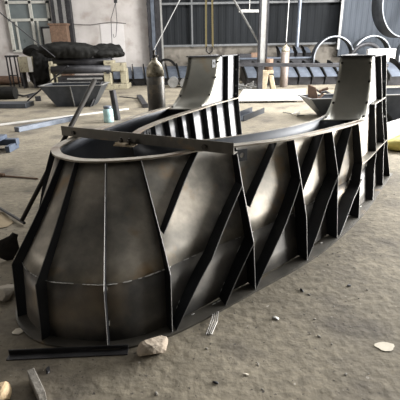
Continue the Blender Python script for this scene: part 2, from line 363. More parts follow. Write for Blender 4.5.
RB=[[(.12,ZT),(.06,.95),(.04,.5),(.22,0.012)],[(.72,ZT),(.5,.95),(.42,.44),(.95,.012)],[(1.3,.93),(1.3,.42),(1.95,.012)],
[(2.55,.84),(2.45,.45),(3.0,.012)],[(2.85,.84),(3.62,.47)],[(2.5,.3),(3.12,.2),(3.9,.012)],
[(3.65,.84),(3.65,.47),(4.02,.012)],[(3.65,.47),(4.2,.3),(5.0,.012)],[(3.95,.84),(4.5,.6),(4.84,.48)],
[(4.78,.84),(4.83,.56),(4.9,.3),(5.0,.012)],[(4.83,.56),(5.45,.28),(5.98,.012)],[(5.2,.84),(5.98,.49)],
[(6.12,.84),(6.08,.62),(5.99,.3),(6.0,.012)],[(6.08,.62),(6.83,.3),(7.75,.012)],[(5.99,.29),(6.6,.012)],
[(7.03,.84),(8.0,.48)],[(8.45,.84),(7.88,.3),(7.86,.012)],[(9.3,.84),(9.22,.3),(9.2,.012)],
[(10.23,.84),(10.86,.3),(10.7,.012)],[(10.93,.84),(11.95,.3),(11.8,.012)],[(12.6,.84),(13.3,.3),(13.3,.012)],
[(13.5,.84),(14.2,.3),(14.2,.012)],[(14.2,.84),(15,.012)],[(15.2,.84),(15.2,.012)],[(15.2,.5),(16.4,.012)],[(16.4,.84),(16.4,.012)],[(17.0,.84),(16.4,.4)],[(17.6,.84),(17.6,.012)],
[(17.6,.5),(18.8,.012)],[(18.8,.84),(18.8,.012)],[(19.5,ZT),(19.5,.012)],[(19.95,ZT),(19.95,.012)]]
for q in RB: rib(q,Eo,depth,None)
# pale sheared edges on the ribs: very thin strips of bare steel
def edge_strip(pts,F):
    bm=B(); P=[]
    for (t0,z0),(t1,z1) in zip(pts,pts[1:]):
        k=8
        for i in range(k): f=i/k; P.append(F(t0+(t1-t0)*f,z0+(z1-z0)*f,.0015))
    P.append(F(*pts[-1],.0015)); tube(bm,P,.0022,4); return bm
for q in RB[:20]: obj('rib_edge',edge_strip(q,Eo),EDGEG,mould,label='pale sheared rib edge')
# inner wall ribs (both arms, on the side facing the open middle)
for t in (NI-.05,NI-.55,NI-1.1,NI-1.65,NI-2.35,NI-2.95,NI-3.55,NI-4.2):
    z1=ZT if t>NI-.7 else .84
    rib([(t,z1),(t,.012)],Ei,lambda z,t=0:.06,None)
for t in (.05,.55,1.2,1.8,2.4,3,3.6,4.3):
    rib([(t,ZT if t<.7 else .84),(t,.012)],Ei,lambda z,t=0:.06,None)
# end sections: side walls rising behind a rolled plate
def endsec(fo,fi,to0,to1,ti0,ti1,toe,tie,sgn):
    # outer plate edge runs t=to0(bottom)->to1(top), inner ti0->ti1, ends toe/tie
    n=14; zc=[ZR-.02+(ZT-ZR+.02)*(1-math.cos(PI/2*i/n)) for i in range(n+1)]; ss=[math.sin(PI/2*i/n) for i in range(n+1)]
    eo=[fo(to0+(to1-to0)*s,z) for s,z in zip(ss,zc)]; ei=[fi(ti0+(ti1-ti0)*s,z) for s,z in zip(ss,zc)]
    def dense(a,b): return [a.lerp(b,k/8) for k in range(9)]
    bm=B(); grid(bm,[dense(a,b) for a,b in zip(eo,ei)]); pl=obj('rolled_end_plate',bm,CHUTE,mould,True,solid=.008)
    for i in (2,6,10,13):
        for e,o2 in ((eo,ei),(ei,eo)):
            bm=B()
            c=e[i].lerp(o2[i],.06); nn=(eo[i+1]-eo[i-1]).cross(ei[i]-eo[i]).normalized()
            if nn.dot(EYE-c)<0: nn=-nn
            tube(bm,[c,c+nn*.014],.012,6); obj('bolt_head',bm,BOLT,pl)
    for f,t0,t1,te,nm in ((fo,to0,to1,toe,'end_side_wall'),(fi,ti0,ti1,tie,'end_side_wall')):
        bm=B(); cols=[]
        for s,z in zip(ss,zc):
            t=t0+(t1-t0)*s; cols.append([f(t,ZR+(max(z,ZR)-ZR)*k/4) for k in range(5)])
        for k in range(1,9):
            t=t1+(te-t1)*k/8; cols.append([f(t,ZR+(ZT-ZR)*j/4) for j in range(5)])
        grid(bm,cols); obj(nm,bm,INNER,mould,solid=.006)
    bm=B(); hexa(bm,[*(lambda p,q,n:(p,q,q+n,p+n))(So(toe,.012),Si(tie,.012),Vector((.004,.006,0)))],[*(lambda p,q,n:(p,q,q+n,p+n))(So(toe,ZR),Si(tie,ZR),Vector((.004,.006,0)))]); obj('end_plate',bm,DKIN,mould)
    # top lip and cross bar
    bm=B(); beam(bm,eo[-1]+Vector((0,0,.004)),ei[-1]+Vector((0,0,.004)),.05,.012); beam(bm,eo[-1]+Vector((0,0,.004)),Vector((*fo(toe,ZT).xy,ZT+.004)),.06,.012); beam(bm,ei[-1]+Vector((0,0,.004)),Vector((*fi(tie,ZT).xy,ZT+.004)),.06,.012)
    obj('top_lip',bm,DARK,mould)
    bm=B(); beam(bm,Vector((*fo(toe,ZT).xy,ZT-.03)),Vector((*fi(tie,ZT).xy,ZT-.03)),.05,.06); obj('end_cross_bar',bm,DARK,mould); bm=B(); beam(bm,Vector((*fo(toe,.1).xy,.1)),Vector((*fi(tie,.1).xy,.1)),.05,.06); obj('end_cross_bar',bm,DARK,mould)
endsec(So,Si,1.9,1.05,2.0,1.05,0.04,0.02,1)
endsec(So,Si,17.7,18.6,NI-1.8,NI-.72,19.96,NI-.02,1)
# ledges on the end section
def ledge(F,Dp,t0,t1,z):
    return ring(lambda t:F(t,z,0),lambda t:F(t,z,-Dp(z,t)),frange(t0,t1,12),z,.01)
obj('ledge',ledge(Eo,depth,0.03,2.45,.44),STEEL,mould)
obj('ledge',ledge(Eo,depth,0.03,1.3,.925),EDGE,mould)
# weld beads
bm=B(); rnd=random.Random(3)
def bead(c,d,l):
    tube(bm,[c-d*l/2,c,c+d*l/2],[.002,.0035,.002],5)
for i in range(70):
    t=rnd.uniform(2,12)
    if rnd.random()<.5:
        c=Eo(t,ZK,-depth(ZK,t)+.005); d=(Eo(t+.05,ZK)-Eo(t-.05,ZK)).normalized(); bead(c,d,rnd.uniform(.012,.04))
    elif rnd.random()<.4:
        c=Eo(t,.016,-.055); d=(Eo(t+.05,0)-Eo(t-.05,0)).normalized(); bead(c,d,rnd.uniform(.012,.04))
for q in RB[3:20]:
    for k in range(4):
        i=rnd.randrange(len(q)-1); f=rnd.random(); a=q[i];b=q[i+1]
        t=a[0]+(b[0]-a[0])*f; z=a[1]+(b[1]-a[1])*f; p=Eo(t,z,-depth(z,t)+.004); d=(Eo(b[0],b[1])-Eo(a[0],a[1])).normalized()
        s=Vector((0.008*rnd.choice((-1,1)),0,0)); bead(p+s,d,rnd.uniform(.01,.035))
# fine continuous seam
for a,b2 in ((8.0,9.15),(9.28,10.6),(10.8,11.9)):
    for t in frange(a,b2,22):
        if rnd.random()<.45:
            c=Eo(t,ZK,-depth(ZK,t)+.003); d=(Eo(t+.05,ZK)-Eo(t-.05,ZK)).normalized(); bead(c,d,.022)
obj('weld_beads',bm,WELD,mould,kind='stuff')
# drilled lifting tabs
def tab(c,u,v,nm='drilled_tab'):
    bm=B(); r=.018; n=16; cx=[]; R=.042
    inner=[c+u*math.cos(2*PI*k/n)*r+v*math.sin(2*PI*k/n)*r for k in range(n)]
    outer=[]
    for k in range(n):
        a=2*PI*k/n; s=R/max(abs(math.cos(a)),abs(math.sin(a))); outer.append(c+u*math.cos(a)*s+v*math.sin(a)*s)
    grid(bm,[inner+[inner[0]],outer+[outer[0]]]); return obj(nm,bm,RIBM,mould,solid=.008)
def tabat(t,z,F):
    c=F(t,z,-.01); u=(F(t+.05,z)-F(t-.05,z)).normalized(); tab(c,u,Vector((0,0,1)))
tabat(6.0,.79,Eo)
tabat(NI-4.5,.79,Ei)
tabat(NI-1.2,1.30,Ei)
for t,z in ((.0,.72),(.0,1.1),(.0,.35)):
    bm=B(); c=Eo(.06,z,-.02); tube(bm,[c+Vector((-.012,-.012,0)),c+Vector((.012,.012,0))],.012,8); obj('bolt',bm,GREY,mould)
for z in (1.2,1.0,.9):
    bm=B(); c=Ei(NI-.05,z,-.03); tube(bm,[c+Vector((-.014,-.014,0)),c+Vector((.01,.01,0))],.01,8); obj('bolt',bm,GREY,mould)
# the angle bar bolted across the nose
a=G(61,125.5,.93); b=G(234,142.5,.93)
br=None
bm=B(); d=(b-a).normalized(); s=Vector((-d.y,d.x,0)); hgt=.074
z0=ZR+.003
a=Vector((a.x,a.y,z0)); b=Vector((b.x,b.y,z0))
beam(bm,a+Vector((0,0,hgt/2)),b+Vector((0,0,hgt/2)),.007,hgt)
beam(bm,a+s*.03+Vector((0,0,.0035)),b+s*.03+Vector((0,0,.0035)),.06,.007)
brace=obj('cross_brace',bm,BARM,mould,label='long brownish angle bar bolted across the top of the nose')
fr=-s
def nut(f,zz,r=.013):
    bm=B(); c=a.lerp(b,f)+Vector((0,0,zz)); tube(bm,[c+s*.02,c+fr*.012],r*.7,8); tube(bm,[c+fr*.003,c+fr*.016],r,6); obj('bolt',bm,BOLT,brace)
nut(.085,.032,.016); nut(.86,.03,.018)
c=a.lerp(b,.445)+fr*.045
bm=B(); ang=math.atan2(d.y,d.x); box(bm,(c.x,c.y,z0-.005),(.15,.075,.01),rz=ang+.15); box(bm,(c.x-.02,c.y-.005,z0+.006),(.1,.05,.012),rz=ang-.1)
obj('clamp_plate',bm,BRASS,brace,label='tan clamp plate')
for k in (-.035,.035):
    bm=B(); q=c+d*k; tube(bm,[(q.x,q.y,z0-.03),(q.x,q.y,z0+.045)],.008,8); tube(bm,[(q.x,q.y,z0+.012),(q.x,q.y,z0+.03)],.016,6); obj('bolt',bm,BOLT,brace)
# ------------------------------------------------------------ shovel with black pipe handle leaning on the mould
foot=G(10,258,0.0); top=Vector((-.83,3.36,1.25))
foot=Vector((-1.50,2.66,.02))
sh=thing('shovel','long black steel shovel leaning against the rounded nose of the mold','shovel',(foot.x,foot.y,0))
neck=foot.lerp(top,.20)
bm=B(); tube(bm,[neck,foot.lerp(top,.5),top],[.016,.017,.020],12); obj('handle',bm,PIPEB,sh,True)
ax=(top-foot).normalized(); sd=Vector((.9,.3,0)); sd=(sd-ax*sd.dot(ax)).normalized(); nn=ax.cross(sd)
bm=B(); rows=[]
for k,(f,w) in enumerate(((.0,.066),(.015,.072),(.12,.074),(.175,.03),(.21,.02))):
    c=foot+ax*f*1.0; rows.append([c+sd*w*u+nn*(abs(u)**2*.012) for u in (-1,-.6,-.2,.2,.6,1)])
grid(bm,rows); obj('blade',bm,PIPEB,sh,solid=.006)
# ------------------------------------------------------------ gas cylinders
def cylinder(loc,label,mb,mt,hh=1.32,r=.115):
    t=thing('gas_cylinder',label,'gas cylinder',loc)
    x,y,_=loc
    bm=B(); lathe(bm,[(r*.9,0),(r,.02),(r,hh*.86)],(x,y,0),28); obj('body',bm,mb,t,True)
    bm=B(); lathe(bm,[(r,hh*.86),(r*.985,hh*.9),(r*.9,hh*.94),(r*.68,hh*.975),(r*.38,hh),(r*.3,hh+.01),(r*.3,hh+.035),(0,hh+.035)],(x,y,0),28); obj('shoulder',bm,mt,t,True)
    bm=B(); lathe(bm,[(.022,hh+.03),(.022,hh+.07),(.014,hh+.08),(.014,hh+.11),(.028,hh+.112),(.028,hh+.125),(0,hh+.127)],(x,y,0),12); tube(bm,[(x,y,hh+.06),(x+.05,y-.02,hh+.06)],.011,8); obj('valve',bm,BOLT,t)
    return t
c1=W(155.5,80,5.35); cylinder((c1.x,5.35,0),'large dark gas cylinder with scuffed pale shoulder standing behind the mold',TANK,TANKTOP)
c2=G(283.5,87,0); cylinder((c2.x,c2.y,0),'faded brown gas cylinder standing by the bright floor beyond the long rail',TANK2,TANKTOP,hh=1.42,r=.145)
bm=B(); pA=Vector((c1.x,5.35,1.452)); pB=W(186,-12,6.2); pB=pA+(pB-pA)*((6.97-pA.z)/(pB.z-pA.z)); tube(bm,[pA,pA.lerp(pB,.5),pB],.007,6); obj('hose',bm,GREY,label='pale taut hose rising from the valve of the large dark cylinder',cat='hose')
bm=B(); tube(bm,[(c2.x,c2.y,1.56),(c2.x+.02,c2.y,3.2),(c2.x+.01,c2.y,6.5)],.016,6); obj('hoist_wire',bm,GREY,label='thin grey wire hanging straight down onto the faded brown cylinder',cat='wire')
# ------------------------------------------------------------ foreground bits on the floor
def V2(x,y,z=0): q=G(x,y,z); return q
a=V2(8,357.5);b=V2(128,352); 
bm=B(); beam(bm,a+Vector((0,0,.003)),b+Vector((0,0,.003)),.045,.006); d=(b-a).normalized(); s=Vector((-d.y,d.x,0)); beam(bm,a+s*.02+Vector((0,0,.016)),b+s*.02+Vector((0,0,.016)),.005,.03)
obj('angle_iron',bm,DARK,label='dark angle iron lying flat on the floor before the rounded nose',cat='steel bar')
c=V2(156,353); bm=B(); rock(bm,(c.x-.01,c.y+.01,.036),(.095,.06,.065),8,rz=.65); obj('stone',bm,STONE,label='pale brown broken stone lying against the mold base beside the angle iron',cat='stone')
c=V2(9,300); bm=B(); rock(bm,(c.x-.05,c.y+.04,.03),(.10,.09,.05),11,rz=.3); obj('stone',bm,STONEW,label='whitish flat stone on the floor left of the nose below the shovel blade',cat='stone')
bm=B(); a=V2(31,372,.05); b=V2(42,396,.05); beam(bm,Vector((a.x,a.y,.035)),Vector((b.x,b.y,.035)),.034,.068); obj('steel_block',bm,BLOCK,label='small grey square block on the floor below the dark angle iron',cat='block',bev=.003)
c=V2(2,398); bm=B(); rock(bm,(c.x-.01,c.y,.03),(.055,.07,.05),21,rz=.5); obj('wood_chunk',bm,WOODY,label='yellowish chunk of wood at the bottom left corner of the floor',cat='wood')
def scrap(pts,m,label,z=.004,nm='paper_scrap',cat='paper'):
    bm=B(); v=[bm.verts.new((V2(*p).x,V2(*p).y,z+.004*(i%2))) for i,p in enumerate(pts)]; bm.faces.new(v); return obj(nm,bm,m,label=label,cat=cat,solid=.003)
scrap([(12,333),(16,330),(23,328),(26,331),(19,335),(13,335)],PAPER,'curled pale paper scrap on the floor by the left base of the nose')
scrap([(-4,212),(4,213),(11,220),(14,223),(8,227),(-4,230)],CARD,'torn tan cardboard piece on the floor at the left beyond the shovel',nm='cardboard_scrap',cat='cardboard')
bm=B(); a=V2(0,211);b=V2(25,226); tube(bm,[a+Vector((0,0,.03)),b+Vector((0,0,.03))],.014,6); obj('short_rod',bm,DARK,label='short dark rod lying behind the torn cardboard piece',cat='rod')
bm=B(); a=V2(-6,176);b=V2(38,179.5); tube(bm,[a+Vector((0,0,.012)),b+Vector((0,0,.012))],.010,6); tube(bm,[a+Vector((0,0,.03)),a.lerp(b,.24)+Vector((0,0,.02))],.026,8); obj('iron_rod',bm,RUST,label='thin iron rod with a thicker end lying on the floor at the left edge',cat='rod')
# slag crumbs (one object, uncountable grit)
bm=B(); rnd=random.Random(12)
for i in range(420):
    x=rnd.uniform(-1.6,4.5); y=rnd.uniform(.9,5.5); s=rnd.uniform(.0025,.008)
    e=Eo(6,0)
    lumpv=bmesh.ops.create_icosphere(bm,subdivisions=1,radius=s,matrix=Matrix.Translation((x,y,s*.4))@Matrix.Rotation(rnd.random()*3,4,'Z')@Matrix.Diagonal((rnd.uniform(.8,2.4),1,.5,1)))
obj('floor_grit',bm,BLOCK,label='fine grey grit and slag crumbs scattered over the workshop floor',cat='grit',kind='stuff')
DB=[((337,224),.03,PAPER,'scrap of pale paper on the floor right of the mold'),((276,319),.018,WELD,'small bright metal chip on the floor in front of the mold'),((277,318),.0,None,None),((302,291),.016,DARK,'small dark chip on the floor below the right side of the mold'),((349,286),.016,DARK,'small round dark slag chip farthest right on the open floor'),((215,383),.014,DARK,'small dark offcut at the bottom of the open floor'),((246,375),.012,PAPER,'tiny pale fragment at the bottom middle of the floor'),((48,371),.02,DARK,'small dark crumbs beside the grey square block')]
for (x,y),s,m_,lb in DB:
    if not m_: continue
    c=V2(x,y); bm=B(); rock(bm,(c.x,c.y,s*.3),(s*1.3,s*.7,s*.4),x,rz=x*.1); obj('floor_chip',bm,m_,label=lb,cat='debris')
c=V2(385,347); bm=B(); v=[bm.verts.new((c.x+.05*math.cos(k)*(1+.2*math.sin(3*k)),c.y+.035*math.sin(k),.003)) for k in frange(0,2*PI*.95,12)]; bm.faces.new(v); obj('floor_patch',bm,PAPER,label='pale flat splash of plaster on the floor at the right',cat='debris',solid=.002)
# cut wire strands at the base
bm=B(); a=V2(206,335); 
for k in range(4): tube(bm,[a+Vector((.01*k,.0,.004)),a+Vector((.03+.012*k,.09,.02)),a+Vector((.05+.01*k,.2+.01*k,.006))],.003,5)
obj('wire_bundle',bm,EDGEG,label='small bundle of pale wire strands on the floor at the mold base',cat='wire')
#BG#
def crumple(bm,seed,a=.05):
    rnd=random.Random(seed); ks=[(Vector((rnd.uniform(-1,1),rnd.uniform(-1,1),rnd.uniform(-1,1)))*16,rnd.uniform(0,6)) for _ in range(8)]
    bm.normal_update()
    for v in bm.verts: v.co+=v.normal*a*sum(abs(math.sin(k.dot(v.co)+o))-.6 for k,o in ks)/3
# ------------------------------------------------------------ things in the middle distance
def hopper(loc,rz,L,Wd,hh,taper,label,nm='tapered_tray',m=BLUED,lip=GREY,skew=0):
    t=thing(nm,label,'tray',loc)
    x,y,_=loc; R=Matrix.Rotation(rz,3,'Z'); O=Vector((x,y,0))
    f=lambda a,b,z: O+R@Vector((a,b,z))
    l0=L/2*taper;w0=Wd/2*taper; l1=L/2;w1=Wd/2
    bot=[f(a*l0+skew,b*w0,.01) for a,b in ((-1,-1),(1,-1),(1,1),(-1,1))]; top=[f(a*l1,b*w1,hh) for a,b in ((-1,-1),(1,-1),(1,1),(-1,1))]
    bm=B(); v=[bm.verts.new(p) for p in bot+top]
    for q in ((3,2,1,0),(0,1,5,4),(1,2,6,5),(2,3,7,6),(3,0,4,7)): bm.faces.new([v[i] for i in q])
    obj('tray_body',bm,m,t,solid=.012)
    bm=B(); 
    for i in range(4): beam(bm,top[i],top[(i+1)%4],.07,.015)
    obj('rim',bm,lip,t)
    for k in (.5,):
        bm=B(); a=(bot[0].lerp(bot[1],k)); b=(top[0].lerp(top[1],k)); o=R@Vector((0,-.02,0)); beam(bm,a+o,b+o,.02,.03); obj('seam_rib',bm,lip,t)
    return t
c=G(68,107); hopper((c.x+.17,c.y+.35,0),.0,1.62,.95,.56,.60,'dark tapered steel tray on the floor at the left in front of the roll machine')
def rod(nm,a,b,r,m,label,cat,seg=8):
    bm=B(); tube(bm,[a,b],r,seg); return obj(nm,bm,m,True and None,label=label,cat=cat)
rod('lever_rod',G(27.5,101,.02),G(68,66,1.02),.022,DARK,'thin dark lever rod leaning up over the left end of the tapered tray','rod')
bm=B(); beam(bm,G(93,105,.0)+Vector((0,-.35,.0)),G(93,105,0)+Vector((.33,-.12,.62)),.10,.03); obj('flat_bar',bm,DARK,label='short black flat bar leaning on the right end of the tapered tray',cat='steel bar')
c=G(56,106.5,.6)
# long bars on the floor at the left
def floorbar(x0,y0,x1,y1,w,h,m,label,nm='floor_bar'):
    a=G(x0,y0);b=G(x1,y1); bm=B(); beam(bm,Vector((a.x,a.y,h/2+.001)),Vector((b.x,b.y,h/2+.001)),w,h); return obj(nm,bm,m,label=label,cat='steel bar',bev=.004)
floorbar(17,132,75,120,.14,.09,BLUEL,'long pale blue-grey steel channel lying on the floor behind the cross brace end',nm='steel_channel')
floorbar(-12,127,128,109.5,.10,.03,WHITEP,'long pale flat strip lying on the floor between the tapered tray and the steel channel')
floorbar(139,98,145.5,108,.14,.1,DARK,'short dark offcut on the floor just left of the large gas cylinder',nm='steel_offcut')
floorbar(120,97,141,99,.06,.02,DARK,'thin dark strip lying on the floor left of the large gas cylinder')
# stack of plates and black roll at left edge
a=G(-14,109); b=G(28.5,107.5); y0=a.y
bm=B(); box(bm,((a.x+b.x)/2,y0+.3,.06),(b.x-a.x,.55,.12),rz=-.04); obj('plate_stack',bm,BLUED,label='low dark blue-grey stack of plates on the floor at the left edge',cat='steel plate',bev=.01)
bm=B(); c=G(5,100); tube(bm,[(c.x-.8,c.y+.25,.19),(c.x+.28,c.y+.2,.19)],.19,16); obj('black_roll',bm,TARP,label='black rolled sheet lying on the floor behind the plate stack at the left edge',cat='roll')
bm=B(); c=G(-8,152); box(bm,(c.x+.02,c.y+.22,.11),(.62,.12,.10)); box(bm,(c.x-.1,c.y+.1,.19),(.5,.36,.06)); box(bm,(c.x+.28,c.y+.1,.05),(.07,.34,.1)); box(bm,(c.x-.2,c.y+.1,.05),(.07,.34,.1)); obj('blue_stand',bm,BLUEB,label='low blue painted stand on the floor at the left edge',cat='stand',bev=.008)
bm=B(); c=G(38.5,101); box(bm,(c.x,c.y,.07),(.16,.12,.14),rz=.3); obj('small_block',bm,DARK,label='small dark block on the floor left of the tapered tray',cat='block')
bm=B(); tube(bm,[G(15,94,.03),G(24,96,.03),G(30,94.5,.03),G(37,93,.03),G(28,97,.03)],.03,6); obj('loose_cable',bm,DARK,label='loose dark cable lying on the floor left beyond the tapered tray',cat='cable')
bm=B(); c=G(27,82); box(bm,(c.x,c.y,.08),(.24,.15,.14)); obj('white_box',bm,WHITEP,label='tiny white box on the floor under the cream control cabinet',cat='box')
# keg and pipe stub
c=G(108,123); t=thing('plastic_keg','pale cyan round plastic keg with cap standing on the floor beyond the nose','keg',(c.x,c.y+.1,0))
bm=B(); lathe(bm,[(.09,0),(.105,.015),(.105,.10),(.098,.12),(.105,.14),(.105,.25),(.08,.285),(.075,.29)],(c.x,c.y+.1,0),20); obj('keg_body',bm,CYAN,t,True)
bm=B(); lathe(bm,[(.085,.288),(.088,.30),(.088,.335),(.05,.345),(0,.345)],(c.x,c.y+.1,0),20); obj('lid',bm,BLUEL,t,True)
c=G(117,120.5); bm=B(); tube(bm,[(c.x,c.y+.08,.0),(c.x-.06,c.y+.1,.63)],.07,14); obj('pipe_stub',bm,DARK,label='short black pipe stub standing upright on the floor beside the cyan keg',cat='pipe')
# plate rolling machine at the back left
Y=16.0; mx0=W(54,80,Y).x; mx1=W(126,80,Y).x
mc=thing('roll_machine','long dark roll bending machine with cream end stands against the white wall','machine',((mx0+mx1)/2,Y,0))
def stand(x0,x1,zt):
    bm=B(); w=x1-x0; y0=Y-.35
    box(bm,((x0+x1)/2,Y-.1,.09),(w+.1,.9,.18)); box(bm,(x0+w*.16,Y-.2,.18+(zt-.36)/2),(w*.32,.5,zt-.36)); box(bm,(x1-w*.14,Y-.1,.18+(zt-.45)/2),(w*.28,.5,zt-.45))
    box(bm,((x0+x1)/2,Y-.15,zt-.22),(w*.9,.55,.3)); box(bm,(x0+w*.25,Y-.2,zt-.05),(w*.45,.45,.14))
    return bm
a=W(105,80,Y-.3).x; b=W(127,80,Y-.3).x; o=obj('end_stand',stand(a,b,1.0),CREAM,mc,bev=.02)
bm=B(); box(bm,(a+.18,Y-.48,.62),(.12,.04,.12)); obj('bearing_cover',bm,DARK,o)
obj('end_stand',stand(W(51.5,80,Y-.3).x,W(58.5,80,Y-.3).x,1.0),CREAM,mc,bev=.02)
for z,r,dy in ((.98,.16,-.1),(.72,.15,-.35),(.72,.14,.15)):
    bm=B(); tube(bm,[(mx0+.1,Y+dy,z),(mx1-.45,Y+dy,z)],r,18); obj('roll',bm,DARK,mc,True)
bm=B(); box(bm,((mx0+mx1)/2-.2,Y,.32),(mx1-mx0-.9,.7,.3)); obj('bed',bm,DARK,mc,bev=.02)
bm=B(); x0=W(66,80,Y-.5).x; box(bm,(x0+.7,Y-.5,.40),(1.3,.06,.06)); obj('rail',bm,GREY,mc)
for pts,seed,lb in (((W(66,52,Y-.1),(1.15,.42,.27)),2,'black crumpled tarpaulin heap on the left half of the roll machine'),((W(107,59,Y-.1),(.62,.36,.24)),5,'smaller black crumpled tarpaulin heap on the right half of the roll machine')):
    p,s=pts; bm=B(); lump(bm,(p.x,Y-.1,1.12+s[2]*.75),s,seed,.28,5); crumple(bm,seed); obj('tarpaulin',bm,TARP,label=lb,cat='tarpaulin',smooth=True)
bm=B(); p=W(88,46,Y-.1); tube(bm,[(p.x-.75,Y-.15,1.52),(p.x-.1,Y-.1,1.50),(p.x+.25,Y-.15,1.42)],[.17,.14,.10],14); obj('rolled_tarpaulin',bm,TARP,label='long rolled black tarpaulin lying along the top of the bigger heap',cat='tarpaulin')
# control cabinet + tarp lump + stool
Y2=16.6; a=W(20,60,Y2);b=W(34,60,Y2)
t=thing('control_cabinet','cream control cabinet on dark legs beside the window wall','cabinet',((a.x+b.x)/2,Y2,0))
z0,z1=W(27,72,Y2).z,W(27,56.5,Y2).z
bm=B(); box(bm,((a.x+b.x)/2,Y2,(z0+z1)/2),(b.x-a.x,.4,z1-z0)); obj('cabinet_body',bm,CREAM,t,bev=.015)
bm=B(); box(bm,(b.x-.09,Y2-.215,(z0+z1)/2),(.15,.03,(z1-z0)*.95)); obj('door',bm,WHITEP,t)
for sx in (a.x+.06,b.x-.06):
    bm=B(); box(bm,(sx,Y2,z0/2),(.07,.3,z0)); obj('leg',bm,DARK,t)
bm=B(); p=W(42,72,16.9); lump(bm,(p.x+.05,16.9,.62),(.50,.4,.85),9,.2,5); crumple(bm,9); obj('tarpaulin',bm,TARP,label='tall black tarpaulin draped heap between the cream cabinet and the roll machine',cat='tarpaulin',smooth=True)
bm=B(); p=W(33,52,16.9); rock(bm,(p.x,16.95,z1+.17),(.42,.3,.28),6); obj('dark_sack',bm,TARP,label='dark pointed sack lying on top of the cream control cabinet',cat='sack')
p=W(15.5,78,17.2); t=thing('stool','dark metal frame stool standing by the white wall left of the cream cabinet','stool',(p.x,17.2,0))
sz=W(15,57,17.2).z
for dx in (-.16,.16):
    for dy in (-.15,.15): bm=B(); tube(bm,[(p.x+dx*1.1,17.2+dy,0),(p.x+dx,17.2+dy,sz)],.03,6); obj('leg',bm,DARK,t)
bm=B(); box(bm,(p.x,17.2,sz+.03),(.42,.38,.07)); obj('seat',bm,DARK,t,bev=.01)
bm=B(); box(bm,(p.x,17.05,sz*.4),(.34,.03,.04)); obj('stretcher',bm,DARK,t)
bm=B(); p=W(2,76,18.3); lump(bm,(p.x-.3,18.3,.17),(1.5,.4,.25),14,.3,3); obj('scrap_heap',bm,RUST,label='low brown heap of scrap against the foot of the white wall at the left edge',cat='scrap',kind='stuff')
bm=B(); tube(bm,[W(55,57,15.4),W(-12,3,15.4)],.02,6); obj('pole',bm,DARK,label='long thin dark pole slanting up from the roll machine across the window',cat='pole')
# hoist wires at the plaster wall
bm=B(); p=W(115,2,17); 
tube(bm,[Vector((W(117,-8,17).x,17,7.0)),W(115.5,3,17),W(117,22,17),W(116,36,17),W(114,38,17),W(113.2,34,17)],.013,6); tube(bm,[W(115.5,3,17),W(111,19,17),W(112,44,17)],.013,6); box(bm,tuple(W(115.5,1,17)),(.12,.1,.14)); obj('hoist_chain',bm,DARK,label='thin dark hoist chain with a hook hanging before the white plaster wall',cat='chain')
# cream bollard-like stands right of machine
# yellow slings above the left arm
p=W(209.5,57,7.2); t=thing('lifting_sling','pair of yellow lifting straps hanging straight down above the left arm of the mold','sling',(p.x,7.2,1.4))
for dx in (-.028,.028):
    bm=B(); beam(bm,(p.x+dx*2.0,7.2,1.45),(p.x+dx*.6,7.2,7.0),.028,.012); obj('strap',bm,STRAP,t)
bm=B(); tube(bm,[(p.x-.05,7.2,1.47),(p.x-.05,7.2,1.40),(p.x,7.2,1.36),(p.x+.05,7.2,1.40),(p.x+.05,7.2,1.47)],.014,8); obj('hook',bm,BOLT,t)
# columns
c=G(263,90); t=thing('steel_column','tall pale steel column rising from the bright floor behind the long rail','column',(c.x,c.y+.3,0))
bm=B(); box(bm,(c.x,c.y+.3,3.5),(.2,.04,7)); obj('pale_face',bm,LIGHTST,t)
bm=B(); box(bm,(c.x+.11,c.y+.36,3.5),(.05,.2,7)); box(bm,(c.x-.14,c.y+.38,3.5),(.06,.2,7)); obj('web',bm,DARK,t)
bm=B(); beam(bm,W(259,43,c.y+.35),W(230,-7,c.y+1.5),.05,.05); obj('brace',bm,GREY,t)
c=W(296,60,19.2); bm=B(); tube(bm,[(c.x,19.2,0),(c.x,19.2,7)],.085,10); obj('thin_post',bm,BLUEL,label='thin pale blue round post before the dark cladding right of the column',cat='post')
bm=B(); q0=W(239,11,17);q1=W(260,11,17); beam(bm,q0,q1,.06,.09); beam(bm,q0.lerp(q1,.5),Vector((*q0.lerp(q1,.5).xy,7.0)),.02,.02); obj('tube_lamp',bm,WHITEP,label='short white tube lamp hanging before the dark cladding left of the column',cat='lamp')
# long rail on posts
yb=G(260,91).y; z=W(260,64,yb).z
a=W(233,64,yb).x; b=W(388,66,yb).x
t=thing('barrier_rail','long dark steel rail on posts crossing behind the mold','rail',((a+b)/2,yb,0))
bm=B(); beam(bm,(a,yb,z),(b,yb,z-.12),.12,.12); obj('rail_beam',bm,DARK,t,bev=.01)
for px in (260,352):
    x=W(px,80,yb).x; bm=B(); box(bm,(x,yb+.0,z/2-.04),(.16,.14,z-.09)); box(bm,(x,yb,.01),(.28,.26,.02)); obj('post',bm,DARK,t)
# brown jack and stand
c=G(268.5,92); t=thing('jack_stand','tan forked jack stand with brown pipe in front of the column','jack stand',(c.x,c.y+.25,0)); x,y=c.x,c.y+.25
y=yb+.35; x=W(268,80,y).x
bm=B(); hexa(bm,[(x-.26,y-.14,0),(x-.08,y-.14,0),(x-.08,y+.14,0),(x-.26,y+.14,0)],[(x-.24,y-.14,.58),(x+.0,y-.14,.58),(x+.0,y+.14,.58),(x-.24,y+.14,.58)])
hexa(bm,[(x+.10,y-.14,0),(x+.27,y-.14,0),(x+.27,y+.14,0),(x+.10,y+.14,0)],[(x+.0,y-.14,.5),(x+.15,y-.14,.5),(x+.15,y+.14,.5),(x+.0,y+.14,.5)])
box(bm,(x-.05,y,.60),(.4,.3,.12)); obj('forked_base',bm,BRASS,t,bev=.015)
bm=B(); tube(bm,[(x+.02,y,.6),(x+.02,y,1.02)],.13,14); obj('pipe',bm,RUST,t,True)
